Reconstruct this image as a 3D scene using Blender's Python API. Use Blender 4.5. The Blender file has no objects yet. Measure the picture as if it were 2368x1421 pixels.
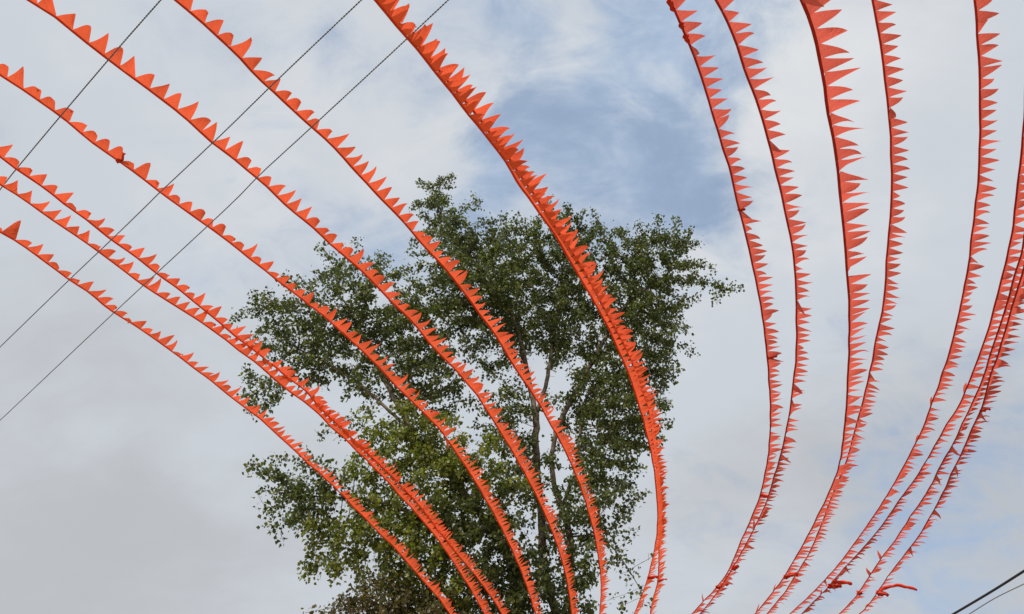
import bpy, math, random
import numpy as np
from mathutils import Vector, Matrix

random.seed(7)
rng = np.random.default_rng(7)
scene = bpy.context.scene
C = scene.collection

# ------------------------------------------------------------------ camera
PITCH = math.radians(42.0)
CAM = np.array([0.0, 0.0, 1.6])
FPX = 1710.0                      # focal length in pixels of a 2368 x 1421 frame
cam_data = bpy.data.cameras.new('camera')
cam_data.sensor_width = 36.0
cam_data.lens = 36.0 * FPX / 2368.0
cam_data.clip_start = 0.05
cam_data.clip_end = 6000.0
cam = bpy.data.objects.new('camera', cam_data)
cam.location = CAM
cam.rotation_euler = (math.pi / 2 + PITCH, 0, 0)
C.objects.link(cam)
scene.camera = cam
SP, CP = math.sin(PITCH), math.cos(PITCH)


def ray(px, py):
    """world direction (unit depth along the axis) through a photograph pixel"""
    u = (px - 1184.0) / FPX
    v = (710.5 - py) / FPX
    return np.array([u, CP - v * SP, SP + v * CP])


def at_height(px, py, h):
    """point where the sight line is h metres above the eye"""
    r = ray(px, py)
    return CAM + r * (h / r[2])


def at_range(px, py, y):
    r = ray(px, py)
    return CAM + r * (y / r[1])


def project(P):
    d = P - CAM
    z = d[..., 1] * CP + d[..., 2] * SP
    v = -d[..., 1] * SP + d[..., 2] * CP
    return 1184.0 + FPX * d[..., 0] / z, 710.5 - FPX * v / z


# ------------------------------------------------------------------ sky, sun, exposure
SUN_ELEV, SUN_AZ = math.radians(52), math.radians(226)    # azimuth from +Y, clockwise: behind the camera, to the left
world = bpy.data.worlds.new('World')
scene.world = world
world.use_nodes = True
nt = world.node_tree
nt.nodes.clear()
N, Lk = nt.nodes, nt.links


def nd(tree, typ, **kw):
    n = tree.nodes.new(typ)
    for k, v in kw.items():
        setattr(n, k, v)
    return n


def setin(tree, sock, v):
    if isinstance(v, bpy.types.NodeSocket):
        tree.links.new(v, sock)
    else:
        sock.default_value = v


def M(tree, op, a, b=None, clamp=False):
    n = nd(tree, 'ShaderNodeMath', operation=op, use_clamp=clamp)
    setin(tree, n.inputs[0], a)
    if b is not None:
        setin(tree, n.inputs[1], b)
    return n.outputs[0]


def mixc(tree, f, a, b):
    n = nd(tree, 'ShaderNodeMix', data_type='RGBA')
    setin(tree, n.inputs['Factor'], f)
    setin(tree, n.inputs[6], a)
    setin(tree, n.inputs[7], b)
    return n.outputs[2]


def mapr(tree, v, a, b, c=0.0, d=1.0, smooth=True):
    n = nd(tree, 'ShaderNodeMapRange')
    n.interpolation_type = 'SMOOTHSTEP' if smooth else 'LINEAR'
    setin(tree, n.inputs['Value'], v)
    n.inputs['From Min'].default_value = a
    n.inputs['From Max'].default_value = b
    n.inputs['To Min'].default_value = c
    n.inputs['To Max'].default_value = d
    return n.outputs['Result']


SKY_STRENGTH = 0.15
sky = nd(nt, 'ShaderNodeTexSky', sky_type='NISHITA', sun_disc=False)
sky.sun_elevation = SUN_ELEV
sky.sun_rotation = SUN_AZ
sky.air_density = 1.0
sky.dust_density = 1.0
sky.ozone_density = 1.0
tc = nd(nt, 'ShaderNodeTexCoord')
direction = tc.outputs['Generated']
sep = nd(nt, 'ShaderNodeSeparateXYZ')
Lk.new(direction, sep.inputs[0])
zc = M(nt, 'ADD', M(nt, 'MAXIMUM', sep.outputs['Z'], 0.0), 0.55)
comb = nd(nt, 'ShaderNodeCombineXYZ')
Lk.new(M(nt, 'DIVIDE', sep.outputs['X'], zc), comb.inputs[0])
Lk.new(M(nt, 'DIVIDE', sep.outputs['Y'], zc), comb.inputs[1])
plane = comb.outputs[0]          # the cloud layer seen from below


def noise(vec, scale, detail, rough, loc=(0, 0, 0), stretch=(1, 1, 1), rot=0.0, distortion=0.0):
    mp = nd(nt, 'ShaderNodeMapping')
    Lk.new(vec, mp.inputs[0])
    mp.inputs['Location'].default_value = loc
    mp.inputs['Scale'].default_value = stretch
    mp.inputs['Rotation'].default_value = (0, 0, rot)
    n = nd(nt, 'ShaderNodeTexNoise')
    n.inputs['Scale'].default_value = scale
    n.inputs['Detail'].default_value = detail
    n.inputs['Roughness'].default_value = rough
    n.inputs['Distortion'].default_value = distortion
    Lk.new(mp.outputs[0], n.inputs['Vector'])
    return n.outputs['Fac']


warp_n = nd(nt, 'ShaderNodeTexNoise')
warp_n.inputs['Scale'].default_value = 5.0
warp_n.inputs['Detail'].default_value = 4.0
Lk.new(direction, warp_n.inputs['Vector'])
wv = nd(nt, 'ShaderNodeVectorMath', operation='MULTIPLY_ADD')
Lk.new(warp_n.outputs['Color'], wv.inputs[0])
wv.inputs[1].default_value = (0.22, 0.22, 0.22)
Lk.new(direction, wv.inputs[2])
off = nd(nt, 'ShaderNodeVectorMath', operation='SUBTRACT')
Lk.new(wv.outputs[0], off.inputs[0])
off.inputs[1].default_value = (0.11, 0.11, 0.11)
warped = off.outputs[0]


def patch(px, py, rpx, amp):
    """a bank (or a break) in the cloud cover round one direction of the sky"""
    d = ray(px, py)
    d = d / np.linalg.norm(d)
    n = nd(nt, 'ShaderNodeVectorMath', operation='DISTANCE')
    Lk.new(warped, n.inputs[0])
    n.inputs[1].default_value = tuple(d)
    q = M(nt, 'DIVIDE', n.outputs['Value'], rpx / FPX * 0.9)
    g = M(nt, 'EXPONENT', M(nt, 'MULTIPLY', M(nt, 'MULTIPLY', q, q), -1.0))
    return M(nt, 'MULTIPLY', g, amp)


def total(items, start):
    s = start
    for it in items:
        s = M(nt, 'ADD', s, it)
    return s


breaks = [patch(1400, 330, 380, -0.46), patch(1230, 170, 260, -0.26), patch(1600, 70, 240, -0.30),
          patch(1560, 480, 150, -0.25), patch(880, 570, 150, -0.40), patch(470, 600, 130, -0.42), patch(1130, 440, 150, -0.25),
          patch(2260, 1060, 340, -0.22), patch(1980, 1200, 280, -0.16), patch(1500, 190, 230, -0.26), patch(1750, 420, 120, -0.1), patch(1110, 400, 140, -0.16), patch(1150, 60, 120, -0.14), patch(330, 480, 90, -0.10), patch(1010, 330, 70, -0.15),
          patch(1450, 235, 50, 0.42), patch(1245, 150, 75, 0.5), patch(1120, 180, 60, 0.45), patch(1310, 60, 50, 0.25), patch(1000, 300, 110, 0.3), patch(930, 420, 120, 0.2), patch(1260, 410, 70, 0.22),
          patch(1780, 290, 110, 0.3), patch(1600, 160, 60, 0.2), patch(1480, 100, 60, 0.15), patch(150, 300, 500, 0.10), patch(150, 1100, 600, 0.3), patch(2100, 500, 500, 0.12), patch(1700, 1000, 300, 0.12)]
n1 = noise(plane, 3.4, 7.0, 0.58, (3.1, 1.7, 0), (1.0, 1.5, 1), 0.75, 0.3)
n2 = noise(plane, 10.0, 8.0, 0.62, (0.4, 7.7, 0), (1.0, 1.6, 1), 0.75, 0.6)
n4 = noise(direction, 5.2, 7.0, 0.6, (2.2, 5.1, 0.7), (1, 1, 1), 0.0, 0.5)
dens = total(breaks + [M(nt, 'MULTIPLY', M(nt, 'SUBTRACT', n1, 0.5), 0.85),
                       M(nt, 'MULTIPLY', M(nt, 'SUBTRACT', n2, 0.5), 1.1), M(nt, 'MULTIPLY', M(nt, 'SUBTRACT', n4, 0.5), 0.95)], 0.80)
cover = mapr(nt, dens, 0.08, 0.80)
# brightness of the cloud itself: lit thick tufts, greyer undersides
n3 = noise(plane, 2.6, 5.0, 0.55, (9.2, 4.4, 0), (1, 1.3, 1), 0.5, 0.2)
tone = total([patch(1950, 180, 420, 0.30), patch(1650, 850, 260, 0.16), patch(720, 220, 380, 0.16), patch(1130, 170, 70, 0.2),
              patch(2050, 640, 240, 0.2), patch(250, 970, 100, 0.22), patch(520, 1100, 110, 0.16), patch(680, 460, 200, 0.16),
              patch(150, 1350, 620, -0.26), patch(100, 780, 260, -0.06), patch(360, 1080, 130, -0.12), patch(1960, 780, 200, -0.08),
              patch(2250, 1220, 520, -0.42), patch(2330, 300, 200, -0.08), patch(1240, 160, 90, 0.15), patch(1450, 235, 60, 0.15),
              M(nt, 'MULTIPLY', M(nt, 'SUBTRACT', n3, 0.5), 0.9),
              M(nt, 'MULTIPLY', M(nt, 'SUBTRACT', n2, 0.5), 0.3)], 0.44)
k = 1.0 / SKY_STRENGTH
ramp = nd(nt, 'ShaderNodeValToRGB')
ramp.color_ramp.interpolation = 'EASE'
e = ramp.color_ramp.elements
e[0].position, e[0].color = 0.0, (0.505, 0.525, 0.555, 1)
e[1].position, e[1].color = 1.0, (0.80, 0.81, 0.815, 1)
m_ = ramp.color_ramp.elements.new(0.5)
m_.color = (0.605, 0.645, 0.70, 1)
Lk.new(tone, ramp.inputs[0])
cl = nd(nt, 'ShaderNodeVectorMath', operation='SCALE')
Lk.new(ramp.outputs[0], cl.inputs[0])
cl.inputs['Scale'].default_value = k
blue = nd(nt, 'ShaderNodeVectorMath', operation='MULTIPLY')
Lk.new(sky.outputs[0], blue.inputs[0])
blue.inputs[1].default_value = (1.0, 1.0, 1.0)
bg = nd(nt, 'ShaderNodeBackground')
bg.inputs['Strength'].default_value = SKY_STRENGTH
veil = mixc(nt, mapr(nt, M(nt, 'ADD', M(nt, 'MULTIPLY', n4, 0.6), M(nt, 'MULTIPLY', n2, 0.4)), 0.36, 0.64, 0.50, 0.86), blue.outputs[0], tuple(c * k for c in (0.48, 0.60, 0.765)) + (1,))   # thin high haze in the breaks
Lk.new(mixc(nt, cover, veil, cl.outputs[0]), bg.inputs['Color'])
wo = nd(nt, 'ShaderNodeOutputWorld')
Lk.new(bg.outputs[0], wo.inputs[0])

sun_data = bpy.data.lights.new('sun', 'SUN')
sun_data.energy = 4.0
sun_data.angle = math.radians(0.8)
sun_data.color = (1.0, 0.95, 0.87)
sun = bpy.data.objects.new('sun', sun_data)
to_sun = Vector((math.sin(SUN_AZ) * math.cos(SUN_ELEV), math.cos(SUN_AZ) * math.cos(SUN_ELEV), math.sin(SUN_ELEV)))
sun.rotation_euler = to_sun.to_track_quat('Z', 'Y').to_euler()
sun.location = (-10, -10, 30)
C.objects.link(sun)

scene.view_settings.view_transform = 'Standard'
scene.view_settings.look = 'None'
scene.view_settings.exposure = 0.0
scene.view_settings.gamma = 1.0
scene.view_settings.use_curve_mapping = False
scene.render.engine = 'CYCLES'
scene.cycles.max_bounces = 8
scene.cycles.transparent_max_bounces = 8


# ------------------------------------------------------------------ materials
def mat(name):
    m = bpy.data.materials.new(name)
    m.use_nodes = True
    m.node_tree.nodes.clear()
    return m, m.node_tree


def finish(t, shader):
    o = nd(t, 'ShaderNodeOutputMaterial')
    t.links.new(shader, o.inputs[0])


def cloth(name, col, trans_col, fac, rough_spread=0.24):
    m, t = mat(name)
    oi = nd(t, 'ShaderNodeObjectInfo')
    g = nd(t, 'ShaderNodeTexCoord')
    nz = nd(t, 'ShaderNodeTexNoise')
    nz.inputs['Scale'].default_value = 38.0
    nz.inputs['Detail'].default_value = 3.0
    t.links.new(g.outputs['Object'], nz.inputs['Vector'])
    var = M(t, 'ADD', M(t, 'MULTIPLY', oi.outputs['Random'], rough_spread), 1.0 - rough_spread * 0.6)
    var = M(t, 'MULTIPLY', var, M(t, 'ADD', M(t, 'MULTIPLY', nz.outputs['Fac'], 0.22), 0.89))

    def tint(c):
        v = nd(t, 'ShaderNodeVectorMath', operation='SCALE')
        v.inputs[0].default_value = c
        t.links.new(var, v.inputs['Scale'])
        return v.outputs[0]
    d = nd(t, 'ShaderNodeBsdfDiffuse')
    t.links.new(tint(col), d.inputs['Color'])
    tr = nd(t, 'ShaderNodeBsdfTranslucent')
    t.links.new(tint(trans_col), tr.inputs['Color'])
    cz = nd(t, 'ShaderNodeTexNoise')
    cz.inputs['Scale'].default_value = 4.5
    cz.inputs['Detail'].default_value = 2.0
    cz.inputs['Distortion'].default_value = 0.8
    t.links.new(g.outputs['Object'], cz.inputs['Vector'])
    bp = nd(t, 'ShaderNodeBump')
    bp.inputs['Strength'].default_value = 0.45
    bp.inputs['Distance'].default_value = 0.03
    t.links.new(M(t, 'ADD', cz.outputs['Fac'], M(t, 'MULTIPLY', nz.outputs['Fac'], 0.015)), bp.inputs['Height'])
    t.links.new(bp.outputs[0], d.inputs['Normal'])
    t.links.new(bp.outputs[0], tr.inputs['Normal'])
    mx = nd(t, 'ShaderNodeMixShader')
    mx.inputs[0].default_value = fac
    t.links.new(d.outputs[0], mx.inputs[1])
    t.links.new(tr.outputs[0], mx.inputs[2])
    finish(t, mx.outputs[0])
    return m


MAT_CLOTH = cloth('orange_cloth', (0.66, 0.11, 0.06), (0.66, 0.12, 0.082), 0.55)
MAT_CLOTH_L = cloth('bright_orange_cloth', (0.95, 0.15, 0.026), (0.74, 0.112, 0.052), 0.5)
MAT_HEM = cloth('doubled_red_hem', (0.55, 0.05, 0.028), (0.56, 0.045, 0.025), 0.35)
MAT_HEM_L = cloth('doubled_orange_hem', (0.78, 0.08, 0.02), (0.7, 0.07, 0.02), 0.3)
MAT_KNOT = cloth('knotted_red_cloth', (0.66, 0.05, 0.02), (0.6, 0.04, 0.02), 0.2)


def plain(name, col, rough=0.6, spec=0.3, nscale=0.0, namp=0.0):
    m, t = mat(name)
    p = nd(t, 'ShaderNodeBsdfPrincipled')
    p.inputs['Roughness'].default_value = rough
    p.inputs['Specular IOR Level'].default_value = spec
    p.inputs['Base Color'].default_value = (*col, 1)
    if nscale:
        g = nd(t, 'ShaderNodeTexCoord')
        nz = nd(t, 'ShaderNodeTexNoise')
        nz.inputs['Scale'].default_value = nscale
        nz.inputs['Detail'].default_value = 8.0
        t.links.new(g.outputs['Object'], nz.inputs['Vector'])
        a = tuple(c * (1 - namp) for c in col) + (1,)
        b = tuple(c * (1 + namp) for c in col) + (1,)
        t.links.new(mixc(t, mapr(t, nz.outputs['Fac'], 0.3, 0.7), a, b), p.inputs['Base Color'])
        bp = nd(t, 'ShaderNodeBump')
        bp.inputs['Strength'].default_value = 0.5
        bp.inputs['Distance'].default_value = 0.03
        t.links.new(nz.outputs['Fac'], bp.inputs['Height'])
        t.links.new(bp.outputs[0], p.inputs['Normal'])
    finish(t, p.outputs[0])
    return m


MAT_CORD = plain('dark_cord', (0.20, 0.02, 0.02), 0.8)
MAT_WIRE = plain('steel_wire_rope', (0.14, 0.14, 0.15), 0.5, 0.4)
MAT_BLACK = plain('black_cable_jacket', (0.012, 0.012, 0.014), 0.5, 0.4)
MAT_GREY = plain('grey_cable_jacket', (0.16, 0.165, 0.17), 0.6, 0.3)
MAT_BARK = plain('grey_brown_bark', (0.155, 0.12, 0.088), 0.9, 0.1, 3.0, 0.45)
MAT_EARTH = plain('dry_earth', (0.30, 0.26, 0.21), 0.95, 0.1, 0.8, 0.25)


def leaf_material(name, dark, light, yellow):
    m, t = mat(name)
    ge = nd(t, 'ShaderNodeNewGeometry')
    rp = nd(t, 'ShaderNodeValToRGB')
    el = rp.color_ramp.elements
    el[0].position, el[0].color = 0.0, (*dark, 1)
    el[1].position, el[1].color = 0.8, (*light, 1)
    y = el.new(1.0)
    y.color = (*yellow, 1)
    t.links.new(ge.outputs['Random Per Island'], rp.inputs[0])
    p = nd(t, 'ShaderNodeBsdfPrincipled')
    t.links.new(rp.outputs[0], p.inputs['Base Color'])
    p.inputs['Roughness'].default_value = 0.42
    p.inputs['Specular IOR Level'].default_value = 0.5
    tr = nd(t, 'ShaderNodeBsdfTranslucent')
    tint = nd(t, 'ShaderNodeVectorMath', operation='MULTIPLY')
    t.links.new(rp.outputs[0], tint.inputs[0])
    tint.inputs[1].default_value = (1.3, 1.5, 0.6)
    t.links.new(tint.outputs[0], tr.inputs['Color'])
    mx = nd(t, 'ShaderNodeMixShader')
    mx.inputs[0].default_value = 0.4
    t.links.new(p.outputs[0], mx.inputs[1])
    t.links.new(tr.outputs[0], mx.inputs[2])
    finish(t, mx.outputs[0])
    return m


MAT_LEAF = leaf_material('glossy_green_leaves', (0.040, 0.052, 0.014), (0.105, 0.125, 0.036), (0.23, 0.22, 0.07))
MAT_LEAF_SUNLIT = leaf_material('sunlit_yellow_green_leaves', (0.10, 0.115, 0.018), (0.21, 0.22, 0.036), (0.32, 0.30, 0.06))  # sunlight on the lower left crown, painted into the leaf colour
MAT_LEAF2 = leaf_material('olive_brown_leaves', (0.07, 0.06, 0.025), (0.14, 0.115, 0.045), (0.20, 0.13, 0.06))


# ------------------------------------------------------------------ mesh helpers
def mesh_obj(name, verts, faces, material, parent=None, smooth=True):
    me = bpy.data.meshes.new(name)
    me.from_pydata([tuple(map(float, v)) for v in verts], [], [tuple(map(int, f)) for f in faces])
    if smooth:
        me.polygons.foreach_set('use_smooth', [True] * len(me.polygons))
    me.materials.append(material)
    me.update()
    o = bpy.data.objects.new(name, me)
    C.objects.link(o)
    if parent is not None:
        o.parent = parent
    return o


def tag(o, label, cat, group=None, kind=None):
    if label:
        o['label'] = label
    if cat:
        o['category'] = cat
    if group:
        o['group'] = group
    if kind:
        o['kind'] = kind


def empty(name, loc):
    o = bpy.data.objects.new(name, None)
    o.location = tuple(float(c) for c in loc)
    o.empty_display_size = 0.2
    C.objects.link(o)
    return o


def frames(P):
    T = np.gradient(P, axis=0)
    return T / np.linalg.norm(T, axis=1)[:, None]


def tube(P, R, sides=6):
    """verts and faces of a tube along the polyline P with radius R (scalar or per point)"""
    P = np.asarray(P, float)
    R = np.broadcast_to(np.asarray(R, float), (len(P),))
    T = frames(P)
    ref = np.array([0.31, 0.17, 0.93])
    if abs(T[0] @ ref) > 0.9:
        ref = np.array([1.0, 0.1, 0.0])
    v, f = [], []
    u = np.cross(T[0], ref)
    for i in range(len(P)):
        u = u - (u @ T[i]) * T[i]
        u /= np.linalg.norm(u)
        w = np.cross(T[i], u)
        for j in range(sides):
            a = 2 * math.pi * j / sides
            v.append(P[i] + R[i] * (math.cos(a) * u + math.sin(a) * w))
    for i in range(len(P) - 1):
        for j in range(sides):
            j2 = (j + 1) % sides
            f.append((i * sides + j, i * sides + j2, (i + 1) * sides + j2, (i + 1) * sides + j))
    f.append(tuple(range(sides))[::-1])
    f.append(tuple((len(P) - 1) * sides + j for j in range(sides)))
    return v, f


def smooth_curve(K, step):
    """centripetal-like Catmull-Rom through K, resampled every step metres"""
    K = np.asarray(K, float)
    ext = np.vstack([2 * K[0] - K[1], K, 2 * K[-1] - K[-2]])
    out = []
    for i in range(1, len(ext) - 2):
        p0, p1, p2, p3 = ext[i - 1:i + 3]
        for s in np.linspace(0, 1, 12, endpoint=False):
            out.append(0.5 * (2 * p1 + (p2 - p0) * s + (2 * p0 - 5 * p1 + 4 * p2 - p3) * s * s
                              + (3 * p1 - p0 - 3 * p2 + p3) * s ** 3))
    out.append(ext[-2])
    out = np.array(out)
    for _ in range(14):           # traced points are a little uneven: relax the line
        out[1:-1] = 0.25 * out[:-2] + 0.5 * out[1:-1] + 0.25 * out[2:]
    d = np.concatenate([[0], np.cumsum(np.linalg.norm(np.diff(out, axis=0), axis=1))])
    n = max(3, int(round(d[-1] / step)) + 1)
    s = np.linspace(0, d[-1], n)
    return np.stack([np.interp(s, d, out[:, c]) for c in range(3)], axis=1)


# ------------------------------------------------------------------ the ground
gv = [(-900, -900, 0), (900, -900, 0), (900, 900, 0), (-900, 900, 0)]
ground = mesh_obj('ground', gv, [(0, 1, 2, 3)], MAT_EARTH, smooth=False)
tag(ground, 'dry bare earth below the garlands', None, kind='structure')


# ------------------------------------------------------------------ trees
def colonise(seed_paths, attractors, step, kill, influence, iters=220):
    """grow a branching skeleton from seed limbs towards the attractor points"""
    pos, par = [], []
    for path, join in seed_paths:
        prev = -1
        if join is not None:
            d = np.linalg.norm(np.array(pos) - np.array(path[0]), axis=1)
            prev = int(np.argmin(d))
        pts = smooth_curve(path, step)
        for i, p in enumerate(pts):
            if join is not None and i == 0:
                continue
            pos.append(p)
            par.append(prev)
            prev = len(pos) - 1
    pos = np.array(pos)
    A = attractors.copy()
    near_d = np.full(len(A), 1e9)
    near_i = np.zeros(len(A), int)

    def upd(idx):
        nonlocal near_d, near_i
        for a in range(0, len(idx), 400):
            ii = idx[a:a + 400]
            D = np.linalg.norm(A[:, None, :] - pos[None, ii, :], axis=2)
            j = D.argmin(1)
            dm = D[np.arange(len(A)), j]
            b = dm < near_d
            near_d[b] = dm[b]
            near_i[b] = np.array(ii)[j[b]]
    upd(list(range(len(pos))))
    for it in range(iters):
        act = near_d < influence
        if not act.any():
            break
        idx = near_i[act]
        vec = A[act] - pos[idx]
        vec /= np.linalg.norm(vec, axis=1)[:, None] + 1e-9
        un, inv = np.unique(idx, return_inverse=True)
        S = np.zeros((len(un), 3))
        np.add.at(S, inv, vec)
        S += rng.normal(0, 0.22, S.shape)
        S /= np.linalg.norm(S, axis=1)[:, None] + 1e-9
        new = pos[un] + S * step
        base = len(pos)
        pos = np.vstack([pos, new])
        par.extend(un.tolist())
        upd(list(range(base, base + len(new))))
        keep = near_d > kill
        A, near_d, near_i = A[keep], near_d[keep], near_i[keep]
        if len(A) == 0 or len(pos) > 26000:
            break
    return pos, np.array(par)


def build_tree(name, label, lobes, seeds, Y0, leaf_mat, n_attr, leaves_per, leaf_size, holes=(), step=0.3, base_r=0.42, seed=1,
               group=None, root_xy=None, flat=1.0, tip_r=0.0055, expo=2.35, sunlit=()):
    global rng
    rng = np.random.default_rng(seed)
    pts, w, in_sun = [], [], []
    area = np.array([(r ** 1.75) * dn for (_, _, r, _, dn) in lobes])
    cnt = np.maximum(4, (n_attr * area / area.sum())).astype(int)
    for (px, py, r, off_y, dn), c in zip(lobes, cnt):
        y = Y0 + off_y
        c0 = at_range(px, py, y)
        rm = r * np.linalg.norm(c0 - CAM) / FPX
        g = rng.normal(size=(c, 3))
        g /= np.linalg.norm(g, axis=1)[:, None]
        g *= rng.uniform(0.15, 1, c)[:, None] ** 0.5
        g[:, 1] *= flat
        g *= 1 + 0.22 * rng.normal(size=(c, 1))
        P = c0 + g * rm
        pts.append(P)
        w += [dn] * c
        in_sun += [any((px - a) ** 2 + (py - b) ** 2 < q * q for a, b, q in sunlit)] * c
    A = np.vstack(pts)
    w = np.array(w)
    in_sun = np.array(in_sun)
    X, Yp = project(A)
    ok = A[:, 2] > 1.5
    for hx, hy, hr in holes:
        ok &= ((X - hx) ** 2 + (Yp - hy) ** 2 > hr * hr) | (rng.random(len(X)) < 0.6)
    A, w, in_sun = A[ok], w[ok], in_sun[ok]
    sp = []
    for path, join in seeds:
        sp.append(([at_range(px, py, Y0 + oy) if not isinstance(px, str) else None for px, py, oy in path], join))
    if root_xy is not None:       # the stems below the frame, down to the ground
        for i, (path, join) in enumerate(sp):
            if join is None:
                rx, ry = root_xy[i]
                b = np.array([rx, ry, -0.1])
                sp[i] = ([b, b * 0.5 + path[0] * 0.5 + np.array([0.08, 0, 0])] + path, None)
    pos, par = colonise(sp, A, step, step * 1.15, 4.5)
    n = len(pos)
    # pipe model radii
    kids = [[] for _ in range(n)]
    for i, p in enumerate(par):
        if p >= 0:
            kids[p].append(i)
    acc = np.zeros(n)
    for i in range(n - 1, -1, -1):
        if not kids[i]:
            acc[i] = tip_r ** expo
        if par[i] >= 0:
            acc[par[i]] += acc[i]
    rad = acc ** (1 / expo)
    rad = tip_r * (rad / tip_r) ** (math.log(base_r / tip_r) / math.log(rad.max() / tip_r))
    rad = np.maximum(rad, tip_r)
    # wood: one tube per chain of nodes
    V, F = [], []
    heads = [i for i in range(n) if par[i] < 0]
    stack = [(h, None) for h in heads]
    while stack:
        i, frm = stack.pop()
        chain = [frm] if frm is not None else []
        while True:
            chain.append(i)
            if not kids[i]:
                break
            ks = sorted(kids[i], key=lambda q: -acc[q])
            for q in ks[1:]:
                stack.append((q, i))
            i = ks[0]
        if len(chain) < 2:
            continue
        P = pos[chain]
        R = rad[chain].copy()
        if frm is not None:
            R[0] = R[1]
        P = P.copy()
        if len(P) > 3:
            for _ in range(2):
                P[1:-1] = 0.25 * P[:-2] + 0.5 * P[1:-1] + 0.25 * P[2:]
        if R.max() > 0.05:
            P[1:] += rng.normal(0, 0.12, P[1:].shape) * R[1:, None]
        sides = 8 if R.max() > 0.1 else (5 if R.max() > 0.03 else 3)
        v, f = tube(P, R, sides)
        o = len(V)
        V += v
        F += [tuple(q + o for q in ff) for ff in f]
    root = empty(name, (pos[heads[0]][0], pos[heads[0]][1], 0))
    tag(root, label, 'tree', group)
    loc = np.array(root.location)
    mesh_obj('trunk', np.array(V) - loc, F, MAT_BARK, root)
    # leaves along the thin wood
    thin = np.array([i for i in range(n) if acc[i] <= 12.5 * tip_r ** expo and par[i] >= 0], int)
    # local leaf density from the lobe whose attractor is nearest
    A0, w0 = A, w
    dens = np.ones(len(thin))
    is_sunlit = np.zeros(n, bool)
    for a in range(0, len(thin), 300):
        D = np.linalg.norm(pos[thin[a:a + 300], None, :] - A0[None], axis=2)
        dens[a:a + 300] = w0[D.argmin(1)]
        is_sunlit[thin[a:a + 300]] = in_sun[D.argmin(1)]
    dens *= np.clip(rng.lognormal(0, 0.42, len(thin)), 0.15, 2.4)
    cnt = rng.poisson(leaves_per * np.minimum(dens, 2.6))
    src = np.repeat(thin, cnt)
    X, Yp = project(pos[src])
    bare = np.zeros(len(src), bool)               # wind-stripped twigs round the forks
    for hx, hy, hr in holes:
        bare |= (X - hx) ** 2 + (Yp - hy) ** 2 < (hr * 1.02) ** 2
    src = src[~bare | (rng.random(len(src)) < 0.07)]
    m = len(src)
    t = rng.uniform(0, 1, (m, 1))
    base = pos[src] * t + pos[par[src]] * (1 - t)
    base = base + rng.normal(0, 0.5, (m, 3)) * step * 0.75
    # leaf axis: outwards and drooping; blade normal tilted every way, mostly up
    ax = rng.normal(size=(m, 3)) * 0.8
    ax[:, 2] -= 0.55
    ax /= np.linalg.norm(ax, axis=1)[:, None]
    nr = rng.normal(size=(m, 3)) * 0.75
    nr[:, 2] += 0.55
    nr -= (nr * ax).sum(1)[:, None] * ax
    nr /= np.linalg.norm(nr, axis=1)[:, None]
    sd = np.cross(ax, nr)
    L = leaf_size * rng.uniform(0.6, 1.3, (m, 1))
    Wd = L * rng.uniform(0.36, 0.48, (m, 1))
    fold = L * rng.uniform(0.02, 0.16, (m, 1))
    p0 = base
    p1 = base + ax * L * 0.36 + sd * Wd + nr * fold
    p2 = base + ax * L * 0.36 - sd * Wd + nr * fold
    p3 = base + ax * L * 1.0 - nr * fold * 0.6
    p4 = base + ax * L * 0.42
    sunlit_leaf = is_sunlit[src] & (rng.random(m) < 0.75)  # leaves that take the painted sunlit colour
    for flag, material in ((False, leaf_mat), (True, MAT_LEAF_SUNLIT)):
        sel = sunlit_leaf == flag
        q = int(sel.sum())
        if not q:
            continue
        VV = np.stack([p0[sel], p1[sel], p4[sel], p2[sel], p3[sel]], 1).reshape(-1, 3) - loc
        b = (np.arange(q) * 5)[:, None]
        tris = np.concatenate([b + np.array([[0, 1, 2]]), b + np.array([[0, 2, 3]]), b + np.array([[1, 4, 2]]), b + np.array([[2, 4, 3]])], 0)
        me = bpy.data.meshes.new('crown')
        me.vertices.add(len(VV))
        me.vertices.foreach_set('co', VV.astype(np.float32).ravel())
        me.loops.add(tris.size)
        me.loops.foreach_set('vertex_index', tris.astype(np.int32).ravel())
        me.polygons.add(len(tris))
        me.polygons.foreach_set('loop_start', (np.arange(len(tris)) * 3).astype(np.int32))
        me.materials.append(material)
        me.update(calc_edges=True)
        me.validate()
        o = bpy.data.objects.new('crown' if not flag else 'sunlit_foliage', me)
        C.objects.link(o)
        o.parent = root
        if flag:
            o['label'] = 'sunlit, brighter yellow green leaves in the lower left of the crown'
    print('TREE', name, 'nodes', n, 'leaves', m)
    return root


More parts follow.
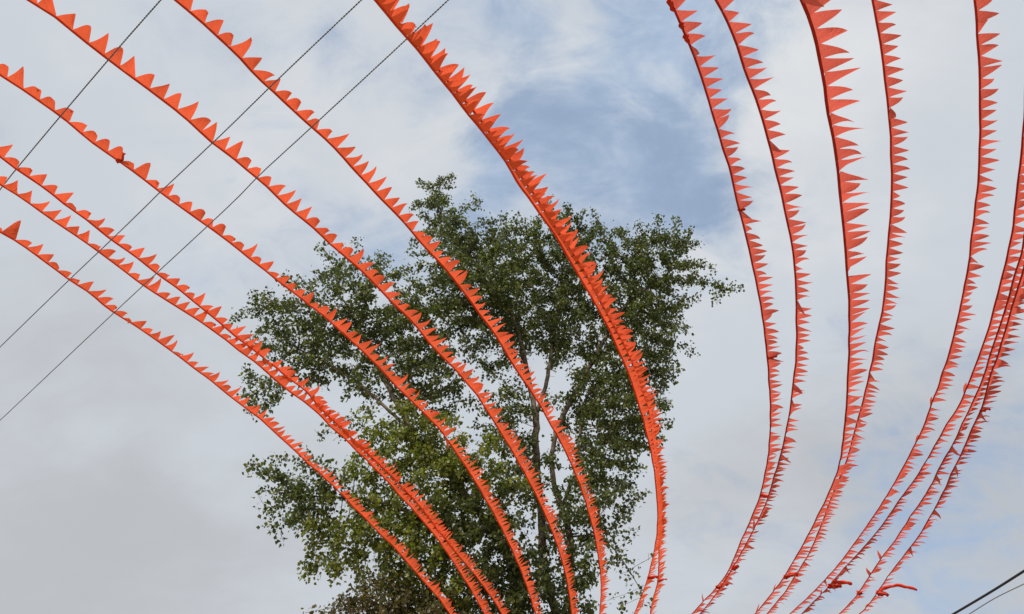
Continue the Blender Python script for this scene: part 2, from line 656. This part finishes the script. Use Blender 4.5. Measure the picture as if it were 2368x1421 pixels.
# lobes of the crown: sight line x, y (photo pixels), radius, metres behind (+) or before (-) the stem, leaf density
LOBES = [
    (1000, 490, 45, 0.5, 1.1), (1045, 545, 72, 0, 1.2), (988, 425, 20, 0.5, 1.2), (1038, 415, 24, 0.3, 1.2), (1010, 460, 30, 0.4, 1.2), (1105, 470, 26, 0, .8),
    (1170, 585, 95, 0.5, 1.2), (1305, 545, 85, 0, 1.2), (1300, 640, 130, 0.6, 1.3), (1440, 590, 85, 0, 1.2), (1540, 575, 75, 0, 1.2),
    (1600, 635, 52, -0.4, 1.1), (1675, 668, 30, -0.6, 1.0), (1720, 668, 10, -0.6, 1.0), (1575, 700, 28, -0.5, .8), (1490, 670, 95, 0.4, 1.3),
    (1470, 760, 110, 0.3, 1.3), (1530, 855, 50, 0, 1.2), (1480, 1000, 62, 0.2, 1.2), (1535, 760, 40, 0, 1.1), (1525, 930, 24, 0, 1.1), (1440, 860, 95, 0.5, 1.3),
    (1150, 700, 130, -0.3, 1.3), (1040, 680, 110, -0.6, 1.3), (960, 770, 110, -0.8, 1.2), (1310, 770, 110, 0.6, 1.2), (1400, 950, 105, 0.4, 1.3),
    (800, 625, 68, -0.6, .8), (745, 580, 26, -0.6, .7), (885, 615, 52, -0.5, .8), (700, 720, 85, -1.0, 1.0), (620, 715, 52, -1.2, .9),
    (590, 690, 24, -1.2, .8), (550, 735, 14, -1.2, .8), (640, 790, 56, -1.2, 1.0), (790, 740, 105, -1, 1.2), (720, 835, 70, -1, 1.1),
    (590, 880, 36, -1.2, 1.1), (605, 930, 40, -1.2, 1.1), (645, 900, 34, -1.2, 1.1), (860, 860, 80, -1, 1.0), (1000, 880, 90, -0.8, 1.2),
    (960, 1030, 105, -1.4, 1.3), (1060, 1110, 125, -1.4, 1.4), (865, 1080, 70, -1.6, 1.1), (1160, 960, 70, -0.3, 1.0), (750, 1010, 26, -1.5, .7),
    (655, 1100, 58, -1.8, 1.0), (700, 1170, 72, -1.8, 1.2), (590, 1070, 24, -1.8, .8), (562, 1078, 9, -1.8, .8), (760, 1120, 56, -1.8, .9), (790, 1245, 80, -1.8, 1.2),
    (715, 1305, 30, -1.8, 1.2), (870, 1215, 95, -1.6, 1.2), (850, 1305, 45, -1.8, 1.1), (960, 1290, 115, -1.4, 1.3),
    (1100, 1255, 130, -1.2, 1.4), (1010, 1390, 95, -1.2, 1.3), (1160, 1390, 110, -0.8, 1.2), (1190, 1090, 90, -0.5, 1.0),
    (1400, 1060, 90, 0.2, 1.2), (1440, 1150, 52, 0, .9), (1350, 1180, 85, 0, 1.1), (1300, 1310, 95, 0, 1.1), (1390, 1290, 42, -0.2, .8),
    (1475, 1330, 34, -0.2, .25), (1500, 1290, 26, -0.2, .18), (1440, 1400, 44, -0.2, .35), (1450, 1240, 36, -0.2, .5), (1520, 1390, 22, -0.2, .15),
    (1250, 1440, 120, 0, 1.1), (1060, 1480, 110, -0.5, 1.1),
]
HOLES = [(1042, 1000, 26), (1255, 880, 38), (1215, 985, 22), (1300, 850, 20), (880, 955, 28), (690, 990, 38), (925, 590, 18), (1130, 820, 22), (1090, 900, 18), (905, 840, 18), (1375, 1000, 16), (870, 1290, 22), (800, 1180, 22), (940, 1180, 18),
         (1090, 1310, 18), (650, 1010, 40), (1390, 780, 18), (760, 690, 16), (1440, 700, 16)]
SEEDS = [
    ([(1290, 1440, 0), (1258, 1330, 0), (1252, 1180, 0), (1240, 1080, 0), (1240, 960, 0)], None),
    ([(1322, 1450, 0.3), (1319, 1240, 0.3), (1300, 1180, 0.3), (1275, 1095, 0.2), (1285, 1000, 0.2), (1335, 900, 0.4)], None),
    ([(1205, 1440, -0.3), (1200, 1330, -0.4), (1136, 1228, -0.7), (1060, 1120, -1.0), (960, 1010, -1.2), (890, 880, -1.2)], None),
    ([(1240, 960, 0), (1225, 890, 0), (1205, 800, 0), (1170, 690, 0), (1090, 600, 0.1), (1020, 500, 0.3)], 1),
    ([(1240, 960, 0), (1265, 880, 0.1), (1280, 780, 0.3), (1300, 640, 0.3)], 1),
    ([(1335, 900, 0.4), (1390, 800, 0.3), (1450, 700, 0.2), (1540, 640, 0)], 1),
    ([(1300, 1180, 0.3), (1340, 1050, 0.3), (1345, 940, 0.4), (1400, 860, 0.5)], 1),
    ([(960, 1010, -1.2), (900, 950, -1.2), (820, 880, -1.1), (720, 820, -1.1)], 1),
    ([(890, 880, -1.2), (850, 800, -1.0), (800, 700, -0.8)], 1),
    ([(1136, 1228, -0.7), (1010, 1210, -1.2), (880, 1160, -1.6), (750, 1150, -1.8)], 1),
    ([(1319, 1240, 0.3), (1390, 1240, 0.0), (1450, 1310, -0.2), (1500, 1400, -0.2)], 1),
]
TREE_Y = 19.0
build_tree('broadleaf_tree', 'tall dark green broadleaf tree with grey stems rising behind the orange garlands', LOBES, SEEDS, TREE_Y, MAT_LEAF,
           14000, 16.5, 0.106, HOLES, step=0.23, base_r=0.125, seed=11,
           root_xy=[(1.2, TREE_Y), (1.75, TREE_Y + 0.3), (0.75, TREE_Y - 0.3)], flat=0.85, sunlit=[(960, 1030, 90), (1060, 1110, 60), (865, 1080, 60), (960, 1290, 60), (1010, 1390, 60), (790, 1245, 20), (715, 1305, 20), (850, 1305, 20), (870, 1215, 20)])  # last list: lobes whose leaves get the painted sunlit colour
LOBES2 = [(800, 1402, 36, 0, 1), (865, 1385, 48, 0, 1), (950, 1392, 50, 0.3, 1), (745, 1420, 22, 0, .9), (700, 1418, 10, 0, .6),
          (900, 1450, 80, 0.3, 1), (1020, 1440, 60, 0.4, 1)]
build_tree('olive_tree_top', 'low olive brown tree whose top shows under the left side of the tall green tree', LOBES2,
           [([(905, 1560, 0), (900, 1480, 0), (890, 1430, 0)], None)], 17.0, MAT_LEAF2, 1500, 16.0, 0.085, (), step=0.16, base_r=0.10, seed=5,
           root_xy=[(-2.85, 17.0)])


# ------------------------------------------------------------------ pennant garlands
def pennant_mesh(k, skew, curl, tipcurl, twist, length, sag):
    """one cloth pennant: X along the string (unit pitch), Y away from it, flowing in Z"""
    rows = 7
    us = np.array([0, 0.09, 0.17, 0.34, 0.52, 0.70, 0.86, 1.0])
    rows = len(us)
    v, f = [], []
    y = z = 0.0
    prev = 0.0
    ang = 0.0
    for i, u in enumerate(us):
        if i:
            ds = (u - prev) * length
            ang = curl * u + tipcurl * max(0.0, u - 0.55) ** 1.3
            y += ds * math.cos(ang)
            z += ds * math.sin(ang)
        prev = u
        q = max(0.0, u - 0.09) / 0.91
        hw = 0.505 if u < 0.1 else 0.5 * (0.93 * (1 - q) ** 0.92 + 0.05 * math.exp(-q * 12.0)) + 0.012
        cx = skew * u ** 1.3
        for j, s in enumerate((-1, 0, 1)):
            bow = (1 - s * s) * sag * math.sin(math.pi * min(1, u * 1.1))
            v.append((cx + s * hw, y, z + bow + s * hw * math.sin(twist * u)))
    for i in range(rows - 1):
        for j in range(2):
            a = i * 3 + j
            f.append((a, a + 1, a + 4, a + 3))
    me = bpy.data.meshes.new('pennant')
    me.from_pydata(v, [], f)
    me.polygons.foreach_set('use_smooth', [True] * len(f))
    return me


pr = random.Random(3)
VARIANTS = {}
for bank, tipmean in (('curled', 1.7), ('blown', 0.7)):
    ms = []
    for kk in range(26):
        ms.append(pennant_mesh(kk, pr.gauss(0.0, 0.12), pr.gauss(0.08, 0.17), pr.gauss(tipmean, 1.0) * pr.choice((1, 1, -1)),
                               pr.gauss(0, 0.5), 1.45 * pr.uniform(0.88, 1.1), pr.gauss(0, 0.10)))
    VARIANTS[bank] = ms
BANKS = {}


def bank_for(bank, material):
    key = (bank, material.name)
    if key not in BANKS:
        out = []
        for me in VARIANTS[bank]:
            c = me.copy()
            c.materials.append(material)
            out.append(c)
        BANKS[key] = out
    return BANKS[key]


CURVES = {}


def garland(key, label, pts, h_near, h_far, pitch, droop, wind=(0.80, -0.60, 0.0), bank='curled', cm=None, hm=None, seed=0,
            skew=0.0, length=1.0, band=0.11, flutter=9.0, h_mid=None, lift=0.0, skew_far=None, odd_rate=1.0):
    cm = cm or MAT_CLOTH
    hm = hm or MAT_HEM
    r = random.Random(seed)
    P2 = np.array(pts, float)
    s = np.concatenate([[0], np.cumsum(np.linalg.norm(np.diff(P2, axis=0), axis=1))])
    s /= s[-1]
    hs = []
    for q in s:
        h = h_near * (1 - q) + h_far * q
        if h_mid is not None:
            h += (h_mid - 0.5 * (h_near + h_far)) * 4 * q * (1 - q)
        hs.append(h)
    K = [at_height(x, y, h) for (x, y), h in zip(P2, hs)]
    # carry on beyond the frame at both ends
    K = [K[0] + (K[0] - K[1]) / np.linalg.norm(K[0] - K[1]) * 0.8] + K
    K.append(K[-1] + (K[-1] - K[-2]) / np.linalg.norm(K[-1] - K[-2]) * 1.2)
    P = smooth_curve(K, pitch)
    wob = np.array([[r.gauss(0, 1) for _ in range(3)] for _ in range(len(P))])
    wob[1:-1] = (wob[:-2] + 2 * wob[1:-1] + wob[2:]) / 4
    P = P + wob * 0.0045                               # the tape is never quite true
    CURVES[key] = P
    root = empty('pennant_garland', P[len(P) // 2])
    tag(root, label, 'bunting', 'orange pennant garlands strung overhead')
    loc = np.array(root.location)
    T = frames(P)
    Wv = np.array(wind, float)
    Wv /= np.linalg.norm(Wv)
    D = Wv[None] - (T @ Wv)[:, None] * T
    D /= np.linalg.norm(D, axis=1)[:, None]
    Zd = np.cross(T, D)
    # droop the cloth about the string, with slow gusts along it
    n = len(P)
    ph = [r.uniform(0, 6.28) for _ in range(4)]
    gust = np.array([math.sin(i * 0.21 + ph[0]) * 0.5 + math.sin(i * 0.083 + ph[1]) * 0.6 + math.sin(i * 0.47 + ph[2]) * 0.3 for i in range(n)])
    down = np.array([0, 0, -1.0])
    sgn = np.where((Zd @ down) > 0, 1.0, -1.0)
    a0 = np.radians(droop + lift * np.linspace(0, 1, n) ** 0.8 + gust * flutter * 0.45)
    ang = a0 * sgn
    D2 = D * np.cos(ang)[:, None] + Zd * np.sin(ang)[:, None]
    bw = pitch * band
    # the cord inside the hem
    v, f = tube(P - loc, 0.0042, 5)
    mesh_obj('cord', v, f, MAT_CORD, root)
    # hem: the tape folded over the cord, two layers of cloth a few millimetres apart
    V, F = [], []
    Z2 = np.cross(T, D2)
    for i in range(n):
        for (a, b) in ((bw, 0.0022), (0.0, 0.0062), (-0.0065, 0.0), (0.0, -0.0062), (bw, -0.0022)):
            V.append(P[i] - loc + D2[i] * a + Z2[i] * b)
    for i in range(n - 1):
        for j in range(4):
            F.append((i * 5 + j, i * 5 + j + 1, (i + 1) * 5 + j + 1, (i + 1) * 5 + j))
    mesh_obj('hem_tape', V, F, hm, root)
    meshes = bank_for(bank, cm)
    for i in range(n - 1):
        if r.random() < 0.006 * odd_rate:
            continue                                   # torn off
        p = 0.5 * (P[i] + P[i + 1])
        t = P[i + 1] - P[i]
        pl = np.linalg.norm(t)
        t = t / pl
        d = D2[i] + D2[i + 1]
        d -= (d @ t) * t
        d /= np.linalg.norm(d)
        z = np.cross(t, d)
        d0 = d
        fl = math.radians(max(-1.6, min(1.6, r.gauss(0, 1))) * flutter)
        d, z = d * math.cos(fl) + z * math.sin(fl), z * math.cos(fl) - d * math.sin(fl)
        sk = skew + ((skew_far if skew_far is not None else skew) - skew) * i / n + r.gauss(0, 0.08)                   # shear: the point trails along the string
        dy = d - t * sk
        me = meshes[r.randrange(len(meshes))]
        o = bpy.data.objects.new('pennant', me)
        ly = pitch * length * r.uniform(0.86, 1.10)
        odd = r.random() / odd_rate
        if odd < 0.05:                                 # wrapped back over the tape
            a = math.radians(r.choice((-1, 1)) * r.uniform(40, 85))
            dy, z = dy * math.cos(a) + z * math.sin(a), z * math.cos(a) - dy * math.sin(a)
        elif odd < 0.09:                               # shrunk, crumpled or frayed short
            ly *= r.uniform(0.5, 0.75)
        flip = 1.0 if r.random() < 0.8 else -1.0
        mtx = Matrix(((t[0] * pl, dy[0] * ly, z[0] * pitch * flip, 0), (t[1] * pl, dy[1] * ly, z[1] * pitch * flip, 0),
                      (t[2] * pl, dy[2] * ly, z[2] * pitch * flip, 0), (0, 0, 0, 1)))
        b = p - loc + d0 * (bw - 0.005)
        mtx.translation = Vector(b)
        C.objects.link(o)
        o.parent = root
        o.matrix_basis = mtx
    return root


left = dict(flutter=5.0, odd_rate=0.12, lift=-42.0, skew=0.18, skew_far=0.5, bank='curled', cm=MAT_CLOTH_L, hm=MAT_HEM_L)
right = dict(skew=-0.2, skew_far=0.05, lift=-20.0, bank='blown', cm=MAT_CLOTH, hm=MAT_HEM, wind=(0.9, -0.35, 0.1))
GARL = {}
GARL['G1'] = garland('G1', 'orange pennant garland entering at the top left corner, above all others at the left edge',
    [(61, 0), (118, 34), (160, 69), (248, 139), (324, 193), (368, 226), (434, 279), (490, 331), (537, 365), (598, 417), (655, 470), (709, 514),
     (767, 568), (838, 629), (892, 685), (956, 749), (1000, 804), (1051, 855), (1100, 913), (1120, 941), (1170, 1022), (1204, 1079), (1241, 1150),
     (1272, 1221), (1292, 1275), (1310, 1340), (1322, 1421)], 4.8, 5.6, 0.122, 9, seed=1, **left)
GARL['G2'] = garland('G2', 'orange pennant garland crossing two wires at the top and passing left of the tall treetop',
    [(404, 0), (459, 44), (517, 98), (600, 182), (620, 199), (691, 269), (755, 326), (806, 380), (850, 426), (895, 475), (939, 521), (986, 578),
     (1037, 632), (1100, 715), (1144, 774), (1178, 831), (1218, 892), (1250, 942), (1295, 1022), (1336, 1110), (1360, 1184), (1376, 1245),
     (1386, 1306), (1390, 1363), (1386, 1421)], 4.8, 5.6, 0.114, 8, seed=2, **left)
G3A = [(867, 0), (941, 90), (1026, 193), (1097, 280), (1151, 351), (1200, 429), (1230, 470), (1286, 551), (1336, 636), (1390, 727), (1424, 798),
       (1458, 879), (1477, 938), (1496, 1009), (1511, 1076), (1518, 1144), (1520, 1211), (1513, 1272), (1501, 1323), (1489, 1363), (1466, 1421)]
G3B = [(876, 0), (952, 90), (1038, 193), (1110, 280), (1165, 351), (1215, 425), (1249, 470), (1295, 545), (1345, 620), (1380, 686), (1421, 760),
       (1455, 825), (1472, 886), (1498, 941), (1508, 1025), (1519, 1090), (1523, 1177), (1524, 1255), (1522, 1313), (1520, 1350), (1511, 1380), (1503, 1421)]
GARL['G3A'] = garland('G3A', 'lower garland of the doubled orange pair running from the top over the treetop', G3A, 4.8, 5.55, 0.115, 6, seed=3, length=1.0, **left)
GARL['G3B'] = garland('G3B', 'upper garland of the doubled orange pair running from the top over the treetop', G3B, 4.95, 5.7, 0.115, 2, seed=4, **left)
GARL['G4'] = garland('G4', 'orange pennant garland with a dark red knot, second from the top at the left edge',
    [(0, 174), (57, 213), (137, 270), (203, 321), (270, 372), (341, 422), (405, 473), (476, 524), (534, 566), (600, 616), (652, 659), (703, 696),
     (757, 740), (811, 788), (868, 842), (922, 899), (970, 945), (1025, 1005), (1072, 1073), (1116, 1144), (1157, 1218), (1194, 1296),
     (1221, 1367), (1238, 1421)], 4.8, 5.55, 0.120, 10, seed=5, **left)
GARL['G5'] = garland('G5', 'upper of the two orange garlands that leave the left edge close together',
    [(0, 363), (37, 392), (101, 436), (146, 471), (189, 502), (250, 551), (304, 588), (358, 632), (416, 673), (470, 717), (510, 749), (544, 779),
     (581, 808), (635, 848), (662, 873), (703, 901), (741, 946), (787, 990), (821, 1023), (882, 1080), (939, 1137), (983, 1188), (1024, 1242),
     (1057, 1282), (1100, 1334), (1143, 1392), (1160, 1421)], 4.8, 5.5, 0.117, 8, seed=6, **left)
GARL['G6'] = garland('G6', 'lower of the two orange garlands that leave the left edge close together',
    [(0, 427), (41, 453), (78, 480), (135, 519), (223, 581), (324, 656), (412, 713), (480, 757), (527, 791), (551, 811), (595, 842), (635, 879),
     (669, 906), (718, 942), (770, 992), (821, 1039), (872, 1090), (922, 1144), (970, 1198), (1007, 1242), (1047, 1299), (1088, 1363), (1120, 1421)],
    4.75, 5.45, 0.117, 11, seed=7, **left)
GARL['G7'] = garland('G7', 'lowest orange garland on the left, reaching furthest down against the plain grey sky',
    [(0, 539), (37, 560), (95, 600), (155, 646), (203, 676), (263, 723), (318, 757), (385, 804), (439, 845), (500, 892), (565, 943), (615, 982),
     (669, 1032), (720, 1080), (770, 1123), (818, 1174), (872, 1228), (919, 1275), (966, 1330), (1014, 1384), (1040, 1421)],
    4.75, 5.4, 0.115, 12, seed=8, **left)
GARL['R1'] = garland('R1', 'red orange garland right of the tree with dark rolled pennants at its top end',
    [(1546, 0), (1567, 41), (1594, 108), (1609, 145), (1627, 199), (1643, 250), (1659, 301), (1676, 358), (1690, 409), (1705, 473), (1722, 540),
     (1740, 615), (1755, 685), (1767, 760), (1774, 828), (1778, 880), (1781, 945), (1780, 1009), (1775, 1059), (1766, 1110), (1753, 1157), (1736, 1201),
     (1712, 1255), (1688, 1313), (1661, 1353), (1628, 1390), (1599, 1421)], 6.0, 5.6, 0.114, 14, seed=9, **right)
GARL['R2'] = garland('R2', 'red orange garland bowing beside the one with rolled pennants, second right of the tree',
    [(1654, 0), (1683, 57), (1710, 128), (1730, 186), (1754, 250), (1774, 321), (1790, 380), (1811, 471), (1829, 558), (1837, 629), (1841, 706),
     (1841, 791), (1837, 858), (1829, 925), (1820, 985), (1807, 1042), (1790, 1103), (1773, 1157), (1753, 1204), (1732, 1245), (1702, 1299), (1678, 1340),
     (1648, 1384), (1618, 1421)], 5.6, 5.5, 0.114, 14, seed=10, **right)
GARL['R3'] = garland('R3', 'garland with the largest red orange pennants, hanging in the middle of the right side',
    [(1852, 0), (1873, 54), (1893, 132), (1908, 230), (1922, 304), (1934, 382), (1944, 475), (1952, 554), (1959, 632), (1962, 723), (1962, 808),
     (1959, 892), (1956, 945), (1952, 995), (1945, 1046), (1935, 1095), (1917, 1137), (1893, 1188), (1866, 1242), (1832, 1302), (1802, 1350),
     (1768, 1394), (1745, 1421)], 4.5, 5.4, 0.136, 8, seed=11, h_mid=5.0, **right)
GARL['R4'] = garland('R4', 'narrow red orange garland with a dark hem just right of the one with largest pennants',
    [(2015, 0), (2030, 71), (2040, 142), (2048, 216), (2057, 304), (2061, 388), (2059, 475), (2053, 565), (2047, 646), (2037, 733), (2021, 808),
     (2008, 875), (1991, 945), (1977, 992), (1964, 1042), (1950, 1086), (1930, 1130), (1913, 1174), (1893, 1228), (1873, 1275), (1842, 1326),
     (1809, 1377), (1772, 1421)], 6.6, 5.6, 0.114, 22, seed=12, **right)
GARL['R5'] = garland('R5', 'lone red orange garland standing nearly upright in the gap before the right edge cluster',
    [(2253, 0), (2256, 61), (2263, 152), (2266, 253), (2265, 338), (2261, 405), (2255, 475), (2246, 551), (2234, 639), (2217, 727), (2197, 808),
     (2173, 882), (2149, 946), (2133, 992), (2106, 1049), (2072, 1110), (2031, 1177), (1984, 1245), (1944, 1299), (1903, 1346), (1859, 1390), (1825, 1421)],
    6.2, 5.6, 0.114, 16, seed=13, **right)
GARL['R6'] = garland('R6', 'first garland of the crowded cluster at the right edge, the one on its left side',
    [(2371, 200), (2368, 263), (2363, 338), (2354, 405), (2347, 475), (2339, 538), (2322, 619), (2300, 706), (2275, 791), (2241, 882), (2212, 946), (2180, 998),
     (2150, 1052), (2119, 1103), (2079, 1157), (2038, 1218), (1991, 1272), (1950, 1316), (1913, 1360), (1879, 1394), (1852, 1421)],
    5.9, 5.5, 0.114, 14, seed=14, **right)
GARL['R7'] = garland('R7', 'middle garland of the crowded cluster at the right edge, ending in a single small knot',
    [(2384, 470), (2368, 551), (2356, 605), (2339, 659), (2322, 720), (2305, 774), (2285, 835), (2266, 892), (2241, 945), (2211, 1012), (2177, 1073), (2150, 1127),
     (2113, 1184), (2072, 1245), (2031, 1302), (2001, 1346), (1984, 1373), (1957, 1404), (1939, 1421)],
    5.6, 5.4, 0.114, 12, seed=15, **right)
GARL['R8'] = garland('R8', 'last garland of the right edge cluster, trailing a loose cloth tail near its lower end',
    [(2388, 540), (2370, 610), (2345, 690), (2327, 753), (2310, 810), (2290, 870), (2271, 941), (2251, 981), (2231, 1032), (2204, 1086), (2180, 1140),
     (2153, 1191), (2123, 1242), (2079, 1299), (2048, 1340), (2028, 1373), (2001, 1407), (1986, 1421)],
    5.3, 5.3, 0.114, 12, seed=16, **right)


# knots, tied bundles and loose tails: part of the garland they are tied on
def nearest(key, px, py):
    P = CURVES[key]
    X, Y = project(P)
    return P[int(np.argmin((X - px) ** 2 + (Y - py) ** 2))]


def crumpled(p0, p1, r0, r1, seed, rag=0.45, segs=9, bend=(0, 0, 0)):
    """a twisted wad of cloth from p0 to p1"""
    r = random.Random(seed)
    P = []
    for i in range(segs):
        s = i / (segs - 1)
        q = p0 * (1 - s) + p1 * s + np.array(bend) * math.sin(math.pi * s)
        q = q + np.array([r.gauss(0, 1), r.gauss(0, 1), r.gauss(0, 1)]) * 0.25 * min(r0, r1)
        P.append(q)
    P = np.array(P)
    T = frames(P)
    sides = 9
    v, f = [], []
    for i in range(segs):
        s = i / (segs - 1)
        rad = (r0 * (1 - s) + r1 * s) * (0.75 if i in (0, segs - 1) else 1)
        u = np.cross(T[i], [0.2, 0.3, 0.93])
        u /= np.linalg.norm(u)
        w = np.cross(T[i], u)
        for j in range(sides):
            a = 2 * math.pi * j / sides + 0.5 * i
            q = rad * (1 + rag * (1 if j % 2 else -1) * r.uniform(0.3, 1))
            v.append(P[i] + (u * math.cos(a) + w * math.sin(a)) * q)
    for i in range(segs - 1):
        for j in range(sides):
            j2 = (j + 1) % sides
            f.append((i * sides + j, i * sides + j2, (i + 1) * sides + j2, (i + 1) * sides + j))
    f.append(tuple(range(sides))[::-1])
    f.append(tuple((segs - 1) * sides + j for j in range(sides)))
    return v, f


def knot(key, a, b, r0, r1, seed, name='knot', bend=(0, 0, 0), segs=8, kind_mat=None):
    """from photo point a on the garland to photo point b at about the same range"""
    p0 = nearest(key, *a)
    z = (p0 - CAM)[1] * CP + (p0 - CAM)[2] * SP
    p1 = CAM + ray(*b) * z
    root = GARL[key]
    loc = np.array(root.location)
    v, f = crumpled(p0 - loc, p1 - loc, r0, r1, seed, segs=segs, bend=bend)
    return mesh_obj(name, v, f, kind_mat or MAT_KNOT, root)


knot('G4', (270, 372), (282, 352), 0.026, 0.02, 1)
knot('R1', (1551, 5), (1562, 28), 0.022, 0.012, 2, 'rolled_pennant')
knot('R1', (1566, 40), (1580, 68), 0.024, 0.012, 3, 'rolled_pennant')
knot('R1', (1580, 74), (1592, 100), 0.024, 0.012, 4, 'rolled_pennant')
knot('R1', (1706, 480), (1724, 484), 0.018, 0.015, 5)
knot('R1', (1774, 824), (1797, 825), 0.020, 0.024, 6)
knot('R1', (1755, 1148), (1778, 1150), 0.02, 0.03, 7)
knot('R2', (1692, 1312), (1708, 1311), 0.04, 0.03, 8)
knot('R1', (1655, 1356), (1684, 1350), 0.03, 0.04, 9)
knot('R3', (1814, 1333), (1846, 1328), 0.035, 0.035, 10)
knot('R6', (1905, 1348), (1945, 1356), 0.04, 0.035, 11)
knot('R6', (1940, 1358), (1969, 1350), 0.03, 0.03, 12, 'loose_tail')
knot('R7', (1979, 1373), (1994, 1372), 0.045, 0.03, 13)
knot('R8', (2028, 1374), (2055, 1376), 0.045, 0.03, 14)
knot('R8', (2030, 1374), (2122, 1366), 0.028, 0.022, 15, 'loose_tail', bend=(0, 0, 0.12), segs=12)
knot('G3A', (1494, 1333), (1522, 1336), 0.025, 0.025, 16)
knot('G3B', (1520, 1342), (1543, 1340), 0.018, 0.012, 17, 'loose_tail')
knot('R8', (2268, 948), (2288, 946), 0.018, 0.02, 18)


# ------------------------------------------------------------------ wires and cables
def twisted(P, r, pitch):
    """two strands laid round each other"""
    V, F = [], []
    T = frames(P)
    d = np.concatenate([[0], np.cumsum(np.linalg.norm(np.diff(P, axis=0), axis=1))])
    for k_ in range(2):
        Q = []
        for i in range(len(P)):
            u = np.cross(T[i], [0, 0, 1.0])
            u /= np.linalg.norm(u)
            w = np.cross(T[i], u)
            a = 2 * math.pi * d[i] / pitch + k_ * math.pi
            Q.append(P[i] + (u * math.cos(a) + w * math.sin(a)) * r * 0.62)
        v, f = tube(np.array(Q), r * 0.72, 5)
        o = len(V)
        V += v
        F += [tuple(q + o for q in ff) for ff in f]
    return V, F


def wire(label, pts, h, r, material, twist=None, name='steel_wire', group=None, cat='wire'):
    K = [at_height(x, y, h) for x, y in pts]
    K = [K[0] + (K[0] - K[1]) / np.linalg.norm(K[0] - K[1]) * 1.5] + K
    K.append(K[-1] + (K[-1] - K[-2]) / np.linalg.norm(K[-1] - K[-2]) * 1.5)
    if twist:
        P = smooth_curve(K, twist / 8)
        V, F = twisted(P, r, twist)
    else:
        P = smooth_curve(K, 0.15)
        V, F = tube(P, r, 8)
    loc = P[len(P) // 2]
    o = mesh_obj(name, np.array(V) - loc, F, material)
    o.location = tuple(float(c) for c in loc)
    tag(o, label, cat, group)
    return o


gw = 'thin twisted wires crossing the left garlands'
wire('shortest thin twisted wire, crossing the garlands nearest the top left corner',
     [(372, 0), (277, 108), (139, 270), (37, 392), (0, 439)], 4.84, 0.0042, MAT_WIRE, 0.05, group=gw)
wire('middle one of the three thin twisted wires crossing the left garlands',
     [(836, 0), (627, 199), (517, 307), (372, 443), (345, 470), (247, 565), (172, 636), (0, 803)], 4.84, 0.0042, MAT_WIRE, 0.05, group=gw)
wire('longest thin twisted wire, passing behind the doubled garland and ending lowest on the left edge',
     [(1037, 0), (938, 93), (718, 297), (600, 405), (537, 470), (358, 636), (260, 727), (24, 950), (0, 972)], 4.9, 0.0042, MAT_WIRE, 0.05, group=gw)
wire('thick black cable across the bottom right corner of the sky', [(2204, 1421), (2292, 1369), (2368, 1321)], 5.4, 0.022, MAT_BLACK,
     name='power_cable', cat='cable')
wire('thin grey cable just under the thick black one at the bottom right', [(2236, 1424), (2300, 1384), (2368, 1351)], 5.2, 0.009, MAT_GREY,
     name='telephone_line', cat='cable')
